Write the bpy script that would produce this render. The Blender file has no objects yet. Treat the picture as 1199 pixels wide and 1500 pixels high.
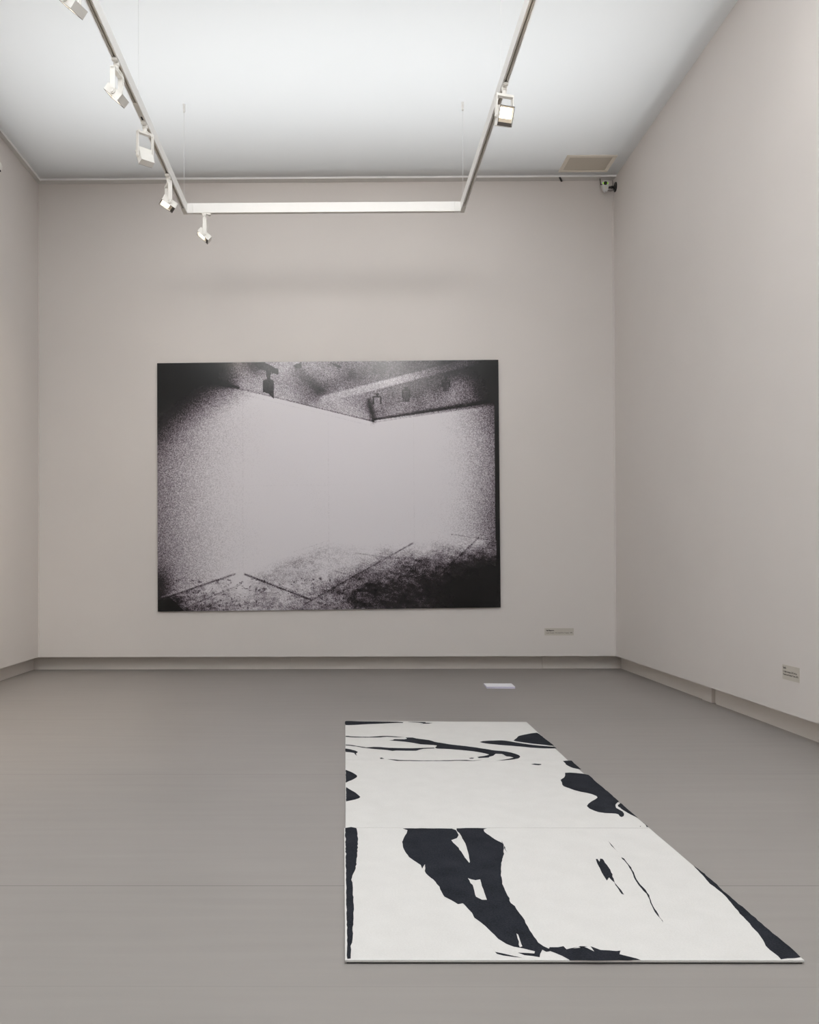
import bpy, bmesh, math, random
import numpy as np
from mathutils import Vector, Matrix, Euler
from mathutils.geometry import tessellate_polygon

random.seed(7)
scene = bpy.context.scene
COL = scene.collection

# ------------------------------------------------------------------ camera
cam_data = bpy.data.cameras.new('camera')
cam_data.sensor_fit = 'AUTO'
cam_data.sensor_width = 36.0
cam_data.lens = 1300.0 / 1500.0 * 36.0
cam_data.shift_x = (599.5 - 493.42) / 1500.0
cam_data.shift_y = (815.0 - 750.0) / 1500.0
cam_data.clip_start = 0.05
cam = bpy.data.objects.new('camera', cam_data)
COL.objects.link(cam)
yaw, pitch, roll = math.radians(-0.4937), math.radians(0.5587), math.radians(-0.1688)
fwd = Vector((math.sin(yaw) * math.cos(pitch), math.cos(yaw) * math.cos(pitch), math.sin(pitch)))
rgt = Vector((math.cos(yaw), -math.sin(yaw), 0.0))
upv = rgt.cross(fwd)
r2 = math.cos(roll) * rgt + math.sin(roll) * upv
u2 = -math.sin(roll) * rgt + math.cos(roll) * upv
rot = Matrix((r2, u2, -fwd)).transposed().to_4x4()
cam.matrix_world = Matrix.Translation((0, 0, 1.2)) @ rot
scene.camera = cam

# ------------------------------------------------------------------ world, view, lights
world = bpy.data.worlds.new('world')
scene.world = world
world.use_nodes = True
world.node_tree.nodes['Background'].inputs[0].default_value = (0, 0, 0, 1)
world.node_tree.nodes['Background'].inputs[1].default_value = 0.0
scene.view_settings.view_transform = 'Standard'
scene.view_settings.look = 'None'
scene.view_settings.gamma = 1.0
scene.view_settings.use_curve_mapping = False
scene.view_settings.exposure = EXPO = 0.0
scene.cycles.use_denoising = True
scene.cycles.max_bounces = 10
scene.cycles.diffuse_bounces = 8
scene.cycles.sample_clamp_indirect = 6.0

def area_light(name, loc, sx, sy, energy, color=(1, 1, 1)):
    d = bpy.data.lights.new(name, 'AREA')
    d.shape = 'RECTANGLE'
    d.size, d.size_y = sx, sy
    d.energy = energy
    d.color = color
    o = bpy.data.objects.new(name, d)
    o.location = loc
    COL.objects.link(o)
    return o

# unseen lamp banks above the stretched translucent ceiling, laid out to shape its glow
COOL = (0.95, 0.985, 1.0)
area_light('ceiling_bank_back', (-0.2, 7.85, 6.62), 5.7, 2.4, 66, COOL)
area_light('ceiling_bank_middle', (0.1, 2.5, 6.50), 6.3, 4.6, 535, COOL)
area_light('ceiling_bank_front', (-0.2, -1.7, 6.62), 6.2, 2.6, 170, COOL)

# added lamps without bodies, nearer the viewer, that wash the back and right walls
def wash_lamp(name, loc, target, energy, size, color=(1.0, 0.965, 0.93)):
    d = bpy.data.lights.new(name, 'SPOT')
    d.energy = energy
    d.color = color
    d.spot_size = math.radians(size)
    d.spot_blend = 1.0
    d.shadow_soft_size = 0.55
    o = bpy.data.objects.new(name, d)
    o.location = loc
    o.rotation_euler = (Vector(target) - Vector(loc)).to_track_quat('-Z', 'Y').to_euler()
    COL.objects.link(o)
for x_, y_, z_, w_ in ((-1.4, 4.7, 4.88, 80), (-0.6, 3.2, 5.32, 115), (0.4, 4.4, 5.18, 85), (1.0, 3.4, 5.02, 110)):
    wash_lamp('added_wash_light', (x_, y_, z_), (-0.15, 10.09, 4.3), w_, 54)
wash_lamp('added_wash_light', (1.25, 3.4, 4.85), (3.07, 5.1, 4.7), 110, 130)

# ------------------------------------------------------------------ helpers
def new_mat(name):
    m = bpy.data.materials.new(name)
    m.use_nodes = True
    nt = m.node_tree
    return m, nt, nt.nodes['Principled BSDF']

def mat(name, color, rough=0.5, metal=0.0, spec=0.5, noise=0.0, nscale=20.0, bump=0.0):
    m, nt, b = new_mat(name)
    b.inputs['Base Color'].default_value = (*color, 1)
    b.inputs['Roughness'].default_value = rough
    b.inputs['Metallic'].default_value = metal
    b.inputs['Specular IOR Level'].default_value = spec
    if noise or bump:
        tc = nt.nodes.new('ShaderNodeTexCoord')
        n = nt.nodes.new('ShaderNodeTexNoise')
        n.inputs['Scale'].default_value = nscale
        n.inputs['Detail'].default_value = 4
        nt.links.new(tc.outputs['Object'], n.inputs['Vector'])
        if noise:
            mx = nt.nodes.new('ShaderNodeMix')
            mx.data_type = 'RGBA'
            mx.inputs[6].default_value = (*[c * (1 - noise) for c in color], 1)
            mx.inputs[7].default_value = (*[min(1, c * (1 + noise)) for c in color], 1)
            nt.links.new(n.outputs[0], mx.inputs[0])
            nt.links.new(mx.outputs[2], b.inputs['Base Color'])
        if bump:
            bp = nt.nodes.new('ShaderNodeBump')
            bp.inputs['Strength'].default_value = bump
            bp.inputs['Distance'].default_value = 0.002
            nt.links.new(n.outputs[0], bp.inputs['Height'])
            nt.links.new(bp.outputs[0], b.inputs['Normal'])
    return m

def emit_mat(name, color, strength):
    m = bpy.data.materials.new(name)
    m.use_nodes = True
    nt = m.node_tree
    nt.nodes.clear()
    o = nt.nodes.new('ShaderNodeOutputMaterial')
    e = nt.nodes.new('ShaderNodeEmission')
    e.inputs[0].default_value = (*color, 1)
    e.inputs[1].default_value = strength
    nt.links.new(e.outputs[0], o.inputs[0])
    return m

def link(o, parent=None):
    COL.objects.link(o)
    if parent is not None:
        o.parent = parent
    return o

def obj(name, bm, mats, parent=None, smooth=False):
    bmesh.ops.recalc_face_normals(bm, faces=bm.faces)
    me = bpy.data.meshes.new(name)
    bm.to_mesh(me)
    bm.free()
    for m in (mats if isinstance(mats, (list, tuple)) else [mats]):
        me.materials.append(m)
    if smooth:
        for p in me.polygons:
            p.use_smooth = True
    return link(bpy.data.objects.new(name, me), parent)

def tag(o, label, cat, group=None):
    o['label'] = label
    o['category'] = cat
    if group:
        o['group'] = group
    return o

def struct(o):
    o['kind'] = 'structure'
    return o

def empty(name, loc, rot=(0, 0, 0), parent=None):
    o = bpy.data.objects.new(name, None)
    o.empty_display_size = 0.05
    o.location = loc
    o.rotation_euler = rot
    return link(o, parent)

def box(bm, lo, hi, M=None, bev=0.0, mi=0):
    """axis box from corner lo to corner hi, optionally bevelled and moved by matrix M"""
    t = bmesh.new()
    bmesh.ops.create_cube(t, size=1.0)
    lo, hi = Vector(lo), Vector(hi)
    for v in t.verts:
        v.co = Vector([lo[i] + (v.co[i] + 0.5) * (hi[i] - lo[i]) for i in range(3)])
    if bev:
        bmesh.ops.bevel(t, geom=list(t.edges), offset=bev, segments=2, affect='EDGES', profile=0.5)
    merge(bm, t, M, mi)

def merge(bm, t, M=None, mi=0):
    t.verts.index_update()
    vs = [bm.verts.new((M @ v.co) if M is not None else v.co) for v in t.verts]
    for f in t.faces:
        try:
            nf = bm.faces.new([vs[v.index] for v in f.verts])
            nf.material_index = mi
        except ValueError:
            pass
    t.free()

def cyl(bm, a, b, r0, r1=None, n=20, mi=0, bev=0.0):
    """capped cylinder or cone from point a to point b"""
    a, b = Vector(a), Vector(b)
    r1 = r0 if r1 is None else r1
    t = bmesh.new()
    d = b - a
    bmesh.ops.create_cone(t, cap_ends=True, segments=n, radius1=r0, radius2=r1, depth=d.length)
    if bev:
        es = [e for e in t.edges if abs(e.verts[0].co.z - e.verts[1].co.z) < 1e-6]
        bmesh.ops.bevel(t, geom=es, offset=bev, segments=2, affect='EDGES', profile=0.5)
    M = Matrix.Translation((a + b) / 2) @ d.to_track_quat('Z', 'Y').to_matrix().to_4x4()
    merge(bm, t, M, mi)

def tube(bm, pts, r, n=10, mi=0):
    """round tube along smoothed points"""
    P = [Vector(p) for p in pts]
    fine = []
    for i in range(len(P) - 1):
        p0, p1, p2, p3 = P[max(i - 1, 0)], P[i], P[i + 1], P[min(i + 2, len(P) - 1)]
        for j in range(6):
            s = j / 6
            fine.append(0.5 * ((2 * p1) + (p2 - p0) * s + (2 * p0 - 5 * p1 + 4 * p2 - p3) * s * s
                               + (3 * p1 - p0 - 3 * p2 + p3) * s ** 3))
    fine.append(P[-1])
    rings = []
    side = None
    for i, p in enumerate(fine):
        d = (fine[min(i + 1, len(fine) - 1)] - fine[max(i - 1, 0)]).normalized()
        if side is None:
            side = d.orthogonal().normalized()
        side = (side - d * side.dot(d)).normalized()
        o = d.cross(side)
        rings.append([bm.verts.new(p + r * (math.cos(2 * math.pi * k / n) * side + math.sin(2 * math.pi * k / n) * o))
                      for k in range(n)])
    for a, b in zip(rings, rings[1:]):
        for k in range(n):
            f = bm.faces.new((a[k], a[(k + 1) % n], b[(k + 1) % n], b[k]))
            f.material_index = mi
    for e in (rings[0], rings[-1]):
        bm.faces.new(e).material_index = mi

def lathe(bm, prof, n=28, M=None, mi=0):
    """surface of revolution about local z from (radius, z) pairs"""
    t = bmesh.new()
    rings = []
    for r, z in prof:
        rings.append([t.verts.new((max(r, 1e-5) * math.cos(2 * math.pi * k / n), max(r, 1e-5) * math.sin(2 * math.pi * k / n), z)) for k in range(n)])
    for a, b in zip(rings, rings[1:]):
        for k in range(n):
            t.faces.new((a[k], a[(k + 1) % n], b[(k + 1) % n], b[k]))
    t.faces.new(rings[0])
    t.faces.new(rings[-1])
    merge(bm, t, M, mi)

def frame_from(origin, x, y, z):
    M = Matrix((x, y, z)).transposed().to_4x4()
    M.translation = origin
    return M

# ------------------------------------------------------------------ room measures
XL, XR, YB, YF, H, ZW = -3.489, 3.068, 10.087, -3.2, 5.58, 0.16

# ------------------------------------------------------------------ setting materials
def wall_material():
    m, nt, b = new_mat('warm_grey_wall_paint')
    tc = nt.nodes.new('ShaderNodeTexCoord')
    n = nt.nodes.new('ShaderNodeTexNoise')
    n.inputs['Scale'].default_value = 1.3
    n.inputs['Detail'].default_value = 5
    cr = nt.nodes.new('ShaderNodeValToRGB')
    cr.color_ramp.elements[0].color = (WALL[0] * .965, WALL[1] * .965, WALL[2] * .965, 1)
    cr.color_ramp.elements[1].color = (WALL[0] * 1.03, WALL[1] * 1.03, WALL[2] * 1.03, 1)
    n2 = nt.nodes.new('ShaderNodeTexNoise')
    n2.inputs['Scale'].default_value = 220
    bp = nt.nodes.new('ShaderNodeBump')
    bp.inputs['Strength'].default_value = 0.12
    bp.inputs['Distance'].default_value = 0.001
    L = nt.links.new
    L(tc.outputs['Object'], n.inputs['Vector'])
    L(tc.outputs['Object'], n2.inputs['Vector'])
    L(n.outputs[0], cr.inputs[0])
    L(cr.outputs[0], b.inputs['Base Color'])
    L(n2.outputs[0], bp.inputs['Height'])
    L(bp.outputs[0], b.inputs['Normal'])
    b.inputs['Roughness'].default_value = 0.85
    b.inputs['Specular IOR Level'].default_value = 0.2
    return m

WALL = (0.69, 0.655, 0.632)
FLOOR = (0.285, 0.265, 0.25)
M_wall = wall_material()
M_plinth = mat('plinth_paint', (0.70, 0.66, 0.62), 0.7, noise=0.03, nscale=3)
M_void = mat('void_grey', (0.30, 0.30, 0.30), 0.9, noise=0.02)
M_rail = mat('ceiling_rail_grey', (0.62, 0.61, 0.595), 0.5, noise=0.02)
M_lip = mat('ceiling_rail_lip_white', (0.90, 0.90, 0.90), 0.5, noise=0.01)

def floor_material():
    m, nt, b = new_mat('grey_floor_sheet')
    L = nt.links.new
    N = nt.nodes.new
    tc = N('ShaderNodeTexCoord')
    sep = N('ShaderNodeSeparateXYZ')
    L(tc.outputs['Object'], sep.inputs[0])
    # wiping streaks, stretched along x
    mp = N('ShaderNodeMapping')
    mp.inputs['Scale'].default_value = (0.55, 7.0, 1)
    L(tc.outputs['Object'], mp.inputs[0])
    n1 = N('ShaderNodeTexNoise')
    n1.inputs['Scale'].default_value = 2.2
    n1.inputs['Detail'].default_value = 7
    L(mp.outputs[0], n1.inputs['Vector'])
    n2 = N('ShaderNodeTexNoise')
    n2.inputs['Scale'].default_value = 0.7
    n2.inputs['Detail'].default_value = 3
    L(tc.outputs['Object'], n2.inputs['Vector'])
    ad = N('ShaderNodeMath'); ad.operation = 'MULTIPLY_ADD'
    ad.inputs[1].default_value = 0.5
    L(n1.outputs[0], ad.inputs[0])
    mu = N('ShaderNodeMath'); mu.operation = 'MULTIPLY'; mu.inputs[1].default_value = 0.5
    L(n2.outputs[0], mu.inputs[0])
    L(mu.outputs[0], ad.inputs[2])
    cr = N('ShaderNodeValToRGB')
    cr.color_ramp.elements[0].position = 0.3
    cr.color_ramp.elements[1].position = 0.7
    cr.color_ramp.elements[0].color = (*[c * 0.93 for c in FLOOR], 1)
    cr.color_ramp.elements[1].color = (*[c * 1.06 for c in FLOOR], 1)
    L(ad.outputs[0], cr.inputs[0])
    # seams between the sheets run across the room
    tot = None
    for y0, w, s in ((6.942, 0.004, 0.22), (5.10, 0.0035, 0.45), (3.332, 0.0026, 0.85), (2.538, 0.002, 0.18), (8.75, 0.004, 0.2)):
        a = N('ShaderNodeMath'); a.operation = 'SUBTRACT'; a.inputs[1].default_value = y0
        L(sep.outputs[1], a.inputs[0])
        c = N('ShaderNodeMath'); c.operation = 'ABSOLUTE'
        L(a.outputs[0], c.inputs[0])
        d = N('ShaderNodeMath'); d.operation = 'LESS_THAN'; d.inputs[1].default_value = w
        L(c.outputs[0], d.inputs[0])
        e = N('ShaderNodeMath'); e.operation = 'MULTIPLY'; e.inputs[1].default_value = s
        L(d.outputs[0], e.inputs[0])
        if tot is None:
            tot = e
        else:
            g = N('ShaderNodeMath'); g.operation = 'ADD'
            L(tot.outputs[0], g.inputs[0]); L(e.outputs[0], g.inputs[1])
            tot = g
    mx = N('ShaderNodeMix'); mx.data_type = 'RGBA'
    mx.inputs[7].default_value = (0.13, 0.12, 0.11, 1)
    L(tot.outputs[0], mx.inputs[0])
    L(cr.outputs[0], mx.inputs[6])
    L(mx.outputs[2], b.inputs['Base Color'])
    b.inputs['Roughness'].default_value = 0.42
    b.inputs['Specular IOR Level'].default_value = 0.35
    return m

def ceiling_material():
    """stretched translucent sheet: lets the banks above shine through, scatters the room's light back"""
    m = bpy.data.materials.new('stretched_ceiling_sheet')
    m.use_nodes = True
    nt = m.node_tree
    nt.nodes.clear()
    N = nt.nodes.new
    o = N('ShaderNodeOutputMaterial')
    t = N('ShaderNodeBsdfTranslucent')
    d = N('ShaderNodeBsdfDiffuse')
    mx = N('ShaderNodeMixShader')
    tc = N('ShaderNodeTexCoord')
    n = N('ShaderNodeTexNoise')
    n.inputs['Scale'].default_value = 0.8
    cr = N('ShaderNodeValToRGB')
    cr.color_ramp.elements[0].color = (0.93, 0.94, 0.95, 1)
    cr.color_ramp.elements[1].color = (0.97, 0.98, 0.99, 1)
    L = nt.links.new
    L(tc.outputs['Object'], n.inputs['Vector'])
    L(n.outputs[0], cr.inputs[0])
    L(cr.outputs[0], t.inputs[0])
    d.inputs[0].default_value = (0.80, 0.79, 0.77, 1)
    mx.inputs[0].default_value = 0.55
    L(d.outputs[0], mx.inputs[1])
    L(t.outputs[0], mx.inputs[2])
    L(mx.outputs[0], o.inputs[0])
    return m

# ------------------------------------------------------------------ structure
bm = bmesh.new()
box(bm, (XL - .35, YF - .3, -0.15), (XR + .35, YB + .4, 0))
struct(obj('floor', bm, floor_material()))

ZV = 7.1
for name, lo, hi in (('wall_left', (XL - .30, YF, ZW), (XL, YB + .30, ZV)),
                     ('wall_right', (XR, YF, ZW), (XR + .30, YB + .30, ZV)),
                     ('wall_back', (XL, YB, ZW), (XR, YB + .30, ZV)),
                     ('wall_front', (XL - .30, YF - .30, 0), (XR + .30, YF, ZV))):
    bm = bmesh.new()
    box(bm, lo, hi)
    struct(obj(name, bm, M_wall))

bm = bmesh.new()
v = [bm.verts.new(p) for p in ((XL, YF, H), (XR, YF, H), (XR, YB, H), (XL, YB, H))]
bm.faces.new(v)
struct(obj('ceiling', bm, ceiling_material()))
bm = bmesh.new()
box(bm, (XL - .3, YF - .3, ZV), (XR + .3, YB + .3, ZV + .2))
struct(obj('roof_slab', bm, M_void))

# unseen boards added above the sheet's edges to darken them
bm = bmesh.new()
FW, FZ = 0.42, H + .15
box(bm, (XL, YB - FW, FZ), (XR, YB, FZ + .03))
box(bm, (XL, YF, FZ), (XL + FW * .5, YB - FW, FZ + .03))
box(bm, (XR - FW * .5, YF, FZ), (XR, YB - FW, FZ + .03))
struct(obj('trim_5', bm, M_void))

# recessed plinths below the wall panels
PXL, PXR, PYB = -3.598, 3.173, 10.255
bm = bmesh.new()
for x0, x1 in ((PXL - .05, -0.627), (-0.623, 2.270), (2.274, PXR + .05)):
    box(bm, (x0, PYB, 0), (x1, PYB + .08, ZW))
box(bm, (PXL, PYB + .012, 0), (PXR, PYB + .07, ZW))
struct(obj('baseboard_back', bm, M_plinth))
bm = bmesh.new()
box(bm, (PXL - .08, YF, 0), (PXL, PYB, ZW))
struct(obj('baseboard_left', bm, M_plinth))
bm = bmesh.new()
box(bm, (PXR, YF, 0), (PXR + .08, 7.635, ZW))
box(bm, (PXR + .02, 7.635, 0), (PXR + .08, 7.70, ZW))
box(bm, (PXR - .012, 7.70, 0), (PXR + .08, 7.90, ZW))
box(bm, (PXR, 7.90, 0), (PXR + .08, PYB, ZW))
struct(obj('baseboard_right', bm, M_plinth))

# grey hanging rail flat on the ceiling along the back and left walls, with a white lip
bm = bmesh.new()
box(bm, (XL, YB - .115, H - .012), (XR, YB, H))
box(bm, (XL + .06, YB - .122, H - .020), (XR, YB - .115, H), mi=1)
MJ = Matrix.Translation((2.459, YB - .052, H)) @ Matrix.Rotation(math.radians(-24), 4, 'Z')
box(bm, (-.009, -.072, -.0235), (.009, .055, -.0118), MJ, mi=2)
struct(obj('trim_1', bm, [M_rail, M_lip, mat('rail_joint_dark', (0.04, 0.04, 0.04), 0.8, noise=0.05)]))
bm = bmesh.new()
box(bm, (XL, YF, H - .012), (XL + .053, YB - .095, H))
box(bm, (XL + .053, YF, H - .020), (XL + .060, YB - .095, H), mi=1)
struct(obj('trim_2', bm, [M_rail, M_lip]))
# slim filler beads in the two back corners
for i, x, s in ((3, XL, 1), (4, XR, -1)):
    bm = bmesh.new()
    box(bm, (min(x, x + s * .012), YB - .012, ZW), (max(x, x + s * .012), YB, H - .013))
    struct(obj('trim_%d' % i, bm, M_wall))

# ------------------------------------------------------------------ felt carpet panels
def felt_material(name, dark):
    m, nt, b = new_mat(name)
    L = nt.links.new
    N = nt.nodes.new
    tc = N('ShaderNodeTexCoord')
    n = N('ShaderNodeTexNoise'); n.inputs['Scale'].default_value = 170; n.inputs['Detail'].default_value = 3
    n2 = N('ShaderNodeTexNoise'); n2.inputs['Scale'].default_value = 9; n2.inputs['Detail'].default_value = 5
    ad = N('ShaderNodeMath'); ad.operation = 'MULTIPLY_ADD'; ad.inputs[1].default_value = 0.6
    mu = N('ShaderNodeMath'); mu.operation = 'MULTIPLY'; mu.inputs[1].default_value = 0.4
    cr = N('ShaderNodeValToRGB')
    cr.color_ramp.elements[0].position = 0.3
    cr.color_ramp.elements[1].position = 0.72
    if dark:
        cr.color_ramp.elements[0].color = (0.008, 0.0088, 0.0115, 1)
        cr.color_ramp.elements[1].color = (0.032, 0.035, 0.045, 1)
    else:
        cr.color_ramp.elements[0].color = (0.60, 0.588, 0.572, 1)
        cr.color_ramp.elements[1].color = (0.67, 0.658, 0.642, 1)
    L(tc.outputs['Object'], n.inputs['Vector'])
    L(tc.outputs['Object'], n2.inputs['Vector'])
    L(n2.outputs[0], mu.inputs[0])
    L(n.outputs[0], ad.inputs[0])
    L(mu.outputs[0], ad.inputs[2])
    L(ad.outputs[0], cr.inputs[0])
    L(cr.outputs[0], b.inputs['Base Color'])
    bp = N('ShaderNodeBump'); bp.inputs['Strength'].default_value = 0.35; bp.inputs['Distance'].default_value = 0.002
    L(n.outputs[0], bp.inputs['Height'])
    L(bp.outputs[0], b.inputs['Normal'])
    b.inputs['Roughness'].default_value = 0.95
    b.inputs['Specular IOR Level'].default_value = 0.1
    return m

M_felt = felt_material('white_felt', False)
M_ink = felt_material('blue_black_printed_felt', True)
M_under = mat('carpet_underside_shade', (0.03, 0.03, 0.03), 0.9, noise=0.1)  # dark colour put in for the shade under the felt's edges
INK_NEAR = [[[(-12,40197),(254,40345),(482,40197),(506,39983),(516,39786),(526,39547),(531,39298),(518,39052),(537,38772),(544,38583),(530,38339),(518,38099),(530,37874),(498,37651),(523,37423),(486,37179),(499,36957),(475,36734),(478,36522),(476,36292),(442,36014),(436,35751),(424,35533),(437,35315),(391,35102),(397,34878),(354,34578),(308,34340),(263,34097),(240,33824),(211,33580),(252,33342),(257,33088),(266,32802),(264,32535),(258,32305),(255,32047),(279,31852),(269,31625),(268,31376),(281,31132),(282,30918),(282,30684),(258,30417),(261,30175),(261,29909),(248,29645),(250,29425),(220,29210),(215,28967),(234,28728),(223,28534),(215,28314),(197,28022),(144,27772),(162,27541),(148,27188),(145,26895),(43,26866),(27,27106),(32,27383),(39,27692),(47,27916),(34,28194),(48,28404),(36,28691),(36,28964),(50,29190),(27,29406),(40,29649),(25,29880),(25,30136),(20,30386),(38,30649),(26,30918),(15,31158),(17,31371),(15,31568),(26,31817),(22,32040),(14,32252),(19,32508),(30,32703),(26,32927),(14,33167),(12,33360),(7,33605),(18,33843),(16,34052),(7,34292),(19,34513),(23,34752),(2,34990),(-3,35210),(10,35445),(1,35671),(7,35915),(-2,36135),(3,36350),(37,36596),(-14,36845),(3,37060),(-11,37288),(11,37500),(-5,37726),(-3,37937),(-17,38179),(9,38412),(16,38637),(-12,38851),(-31,39065),(-20,39304),(-1,39518),(-17,39731),(-13,39976)]],[[(2570,40130),(2768,39844),(2737,39630),(2708,39424),(2630,39156),(2570,38909),(2518,38658),(2476,38424),(2425,38182),(2427,37910),(2418,37663),(2414,37457),(2432,37195),(2455,36967),(2490,36691),(2544,36439),(2571,36206),(2693,35889),(2806,35617),(2968,35243),(2988,34805),(3062,35091),(3143,35342),(3127,35146),(3114,34865),(3066,34547),(3088,34284),(3156,34032),(3222,33824),(3305,33617),(3360,33376),(3390,33141),(3457,32880),(3452,32621),(3478,32367),(3498,32110),(3525,31899),(3746,31540),(3924,31189),(4104,31267),(4155,31092),(4206,30827),(4304,30400),(4318,30003),(4463,29651),(4583,29307),(4687,28888),(4767,28611),(4828,28321),(5024,27930),(5216,27731),(5456,27626),(5685,27476),(5799,27402),(5748,27254),(5487,27297),(5265,27312),(5423,27136),(5666,27079),(5851,26992),(5921,27225),(6051,27521),(6134,27373),(6251,27402),(6279,27582),(6141,27779),(6035,28040),(6027,28277),(5997,28483),(5987,28748),(5964,28972),(5968,29270),(5948,29566),(5971,29806),(5949,30094),(5917,30327),(5896,30549),(5877,30787),(5878,31018),(5786,31307),(5779,31511),(5827,31761),(5802,32002),(5805,32242),(5805,32469),(5816,32717),(5819,32942),(5818,33165),(5854,33358),(5885,33582),(5914,33825),(5921,34053),(5969,34288),(6016,34508),(6052,34771),(6101,35025),(6152,35255),(6190,35491),(6274,35760),(6311,35950),(6377,36178),(6433,36387),(6501,36588),(6516,36813),(6553,37031),(6612,37254),(6644,37469),(6695,37781),(6682,38035),(6560,38270),(6452,38529),(6372,38813),(6312,39067),(6225,39333),(6168,39620),(6180,39934),(6361,40125),(6170,40142),(5929,40174),(5686,40175),(5417,40174),(5190,40135),(4997,40127),(4969,39902),(4974,39668),(5030,39433),(5052,39179),(5066,38917),(5057,38655),(5075,38458),(5085,38223),(5099,37964),(5091,37751),(5086,37498),(5065,37177),(5057,36923),(5045,36653),(5028,36395),(5000,36114),(4985,35902),(4965,35640),(4925,35491),(4902,35606),(4874,35871),(4832,36140),(4819,36388),(4801,36650),(4783,36898),(4739,37134),(4741,37387),(4689,37625),(4644,37854),(4600,38036),(4555,38413),(4837,38708),(4964,39129),(4957,39371),(4952,39622),(4936,39870),(4775,40095),(4596,40101),(4397,40115),(4164,40126),(3926,40116),(3667,40131),(3417,40152),(3161,40122),(2938,40140),(2724,40135)],[(4629,33779),(4738,33644),(4883,33555),(5071,33644),(5053,33267),(5026,32938),(5031,32622),(5015,32308),(5009,32001),(4998,31600),(4834,31600),(4743,31739),(4655,31900),(4655,32135),(4677,32412),(4694,32729),(4707,33049),(4649,33274),(4652,33488)],[(5486,28725),(5525,28643),(5514,28422),(5498,28164),(5485,27931),(5484,27762),(5393,27701),(5396,27885),(5446,28105),(5449,28322)]],[[(6216,27477),(6320,27703),(6581,27703),(6763,27780),(6804,27553),(6953,27628),(7168,27704),(7286,27781),(7504,27766),(7266,27672),(7024,27610),(7217,27731),(7360,27777),(7457,27656),(7546,27506),(7613,27403),(7601,27778),(7836,27507),(8085,27478),(8298,27433),(8435,27463),(8326,27213),(8535,27068),(8742,26925),(8843,26811),(8652,26815),(8443,26788),(8186,26801),(7947,26788),(7654,26772),(7396,26769),(7161,26787),(6932,26790),(6725,26780),(6559,27080),(6388,27299)]],[[(4567,27370),(4804,27252),(5092,27077),(5324,26962),(5110,27005),(4778,27106),(4606,27222)]],[[(6712,38353),(6705,38200),(6702,37892),(6690,37680),(6701,37438),(6655,37189),(6660,36948),(6661,36786),(6632,37111),(6636,37355),(6682,37610),(6693,37910),(6684,38151)]],[[(10072,35961),(10139,35961),(10129,35632),(10264,36012),(10350,35961),(10343,35756),(10310,35506),(10313,35260),(10299,34997),(10279,34693),(10227,34421),(10213,34189),(10136,33959),(10116,33733),(10066,33489),(10029,33289),(9994,33510),(9976,33845),(9797,33509),(9817,33845),(9837,34136),(9863,34421),(9892,34649),(9928,34895),(9947,35137),(9983,35439),(10026,35707)]],[[(10026,33355),(10023,32964),(10031,32541),(10009,32281),(9996,32088),(9931,32169),(9938,32419),(9964,32646),(9979,33072)]],[[(11165,36192),(11227,36012),(11206,35784),(11187,35517),(11181,35260),(11175,34993),(11123,34701),(11099,34421),(11040,34139),(10986,33867),(10950,33621),(10929,33345),(10910,33072),(10923,32804),(10924,32541),(10891,32289),(10878,32027),(10816,31811),(10775,31573),(10715,31334),(10666,31020),(10634,30764),(10626,30553),(10595,30304),(10547,30055),(10546,29775),(10505,29597),(10533,29861),(10527,30214),(10543,30527),(10589,30801),(10632,31060),(10671,31334),(10744,31608),(10791,31926),(10827,32171),(10813,32437),(10825,32750),(10832,33072),(10857,33329),(10881,33576),(10919,33855),(10980,34125),(11035,34421),(11071,34687),(11099,34988),(11140,35260),(11147,35516),(11159,35746),(11136,35989)]],[[(11262,38331),(11263,38066),(11253,37702),(11239,37409),(11224,37064),(11240,36851),(11227,37074),(11216,37323),(11201,37618),(11226,37891),(11254,38139)]],[[(13701,35210),(13701,35030),(13724,34790),(13726,34491),(13755,34269),(13727,34052),(13734,33827),(13745,33591),(13741,33356),(13752,33125),(13717,32880),(13710,32657),(13693,32443),(13711,32192),(13715,31952),(13706,31696),(13710,31491),(13698,31223),(13738,30976),(13731,30730),(13725,30499),(13712,30255),(13738,29995),(13706,29771),(13724,29553),(13710,29311),(13724,29024),(13711,28768),(13738,28494),(13740,28252),(13742,28016),(13755,27761),(13749,27532),(13741,27340),(13711,27006),(13495,26944),(13273,26933),(13047,26862),(13070,27077),(13051,27300),(13026,27516),(13040,27818),(13103,28020),(13160,28262),(13205,28520),(13251,28785),(13260,29008),(13275,29260),(13328,29556),(13341,29862),(13363,30102),(13362,30348),(13417,30604),(13429,30860),(13458,31082),(13493,31340),(13515,31574),(13553,31830),(13566,32029),(13571,32313),(13556,32543),(13548,32877),(13513,33182),(13536,33398),(13556,33622),(13587,33846),(13613,34103),(13619,34344),(13643,34585),(13661,34959)]]]
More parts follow.
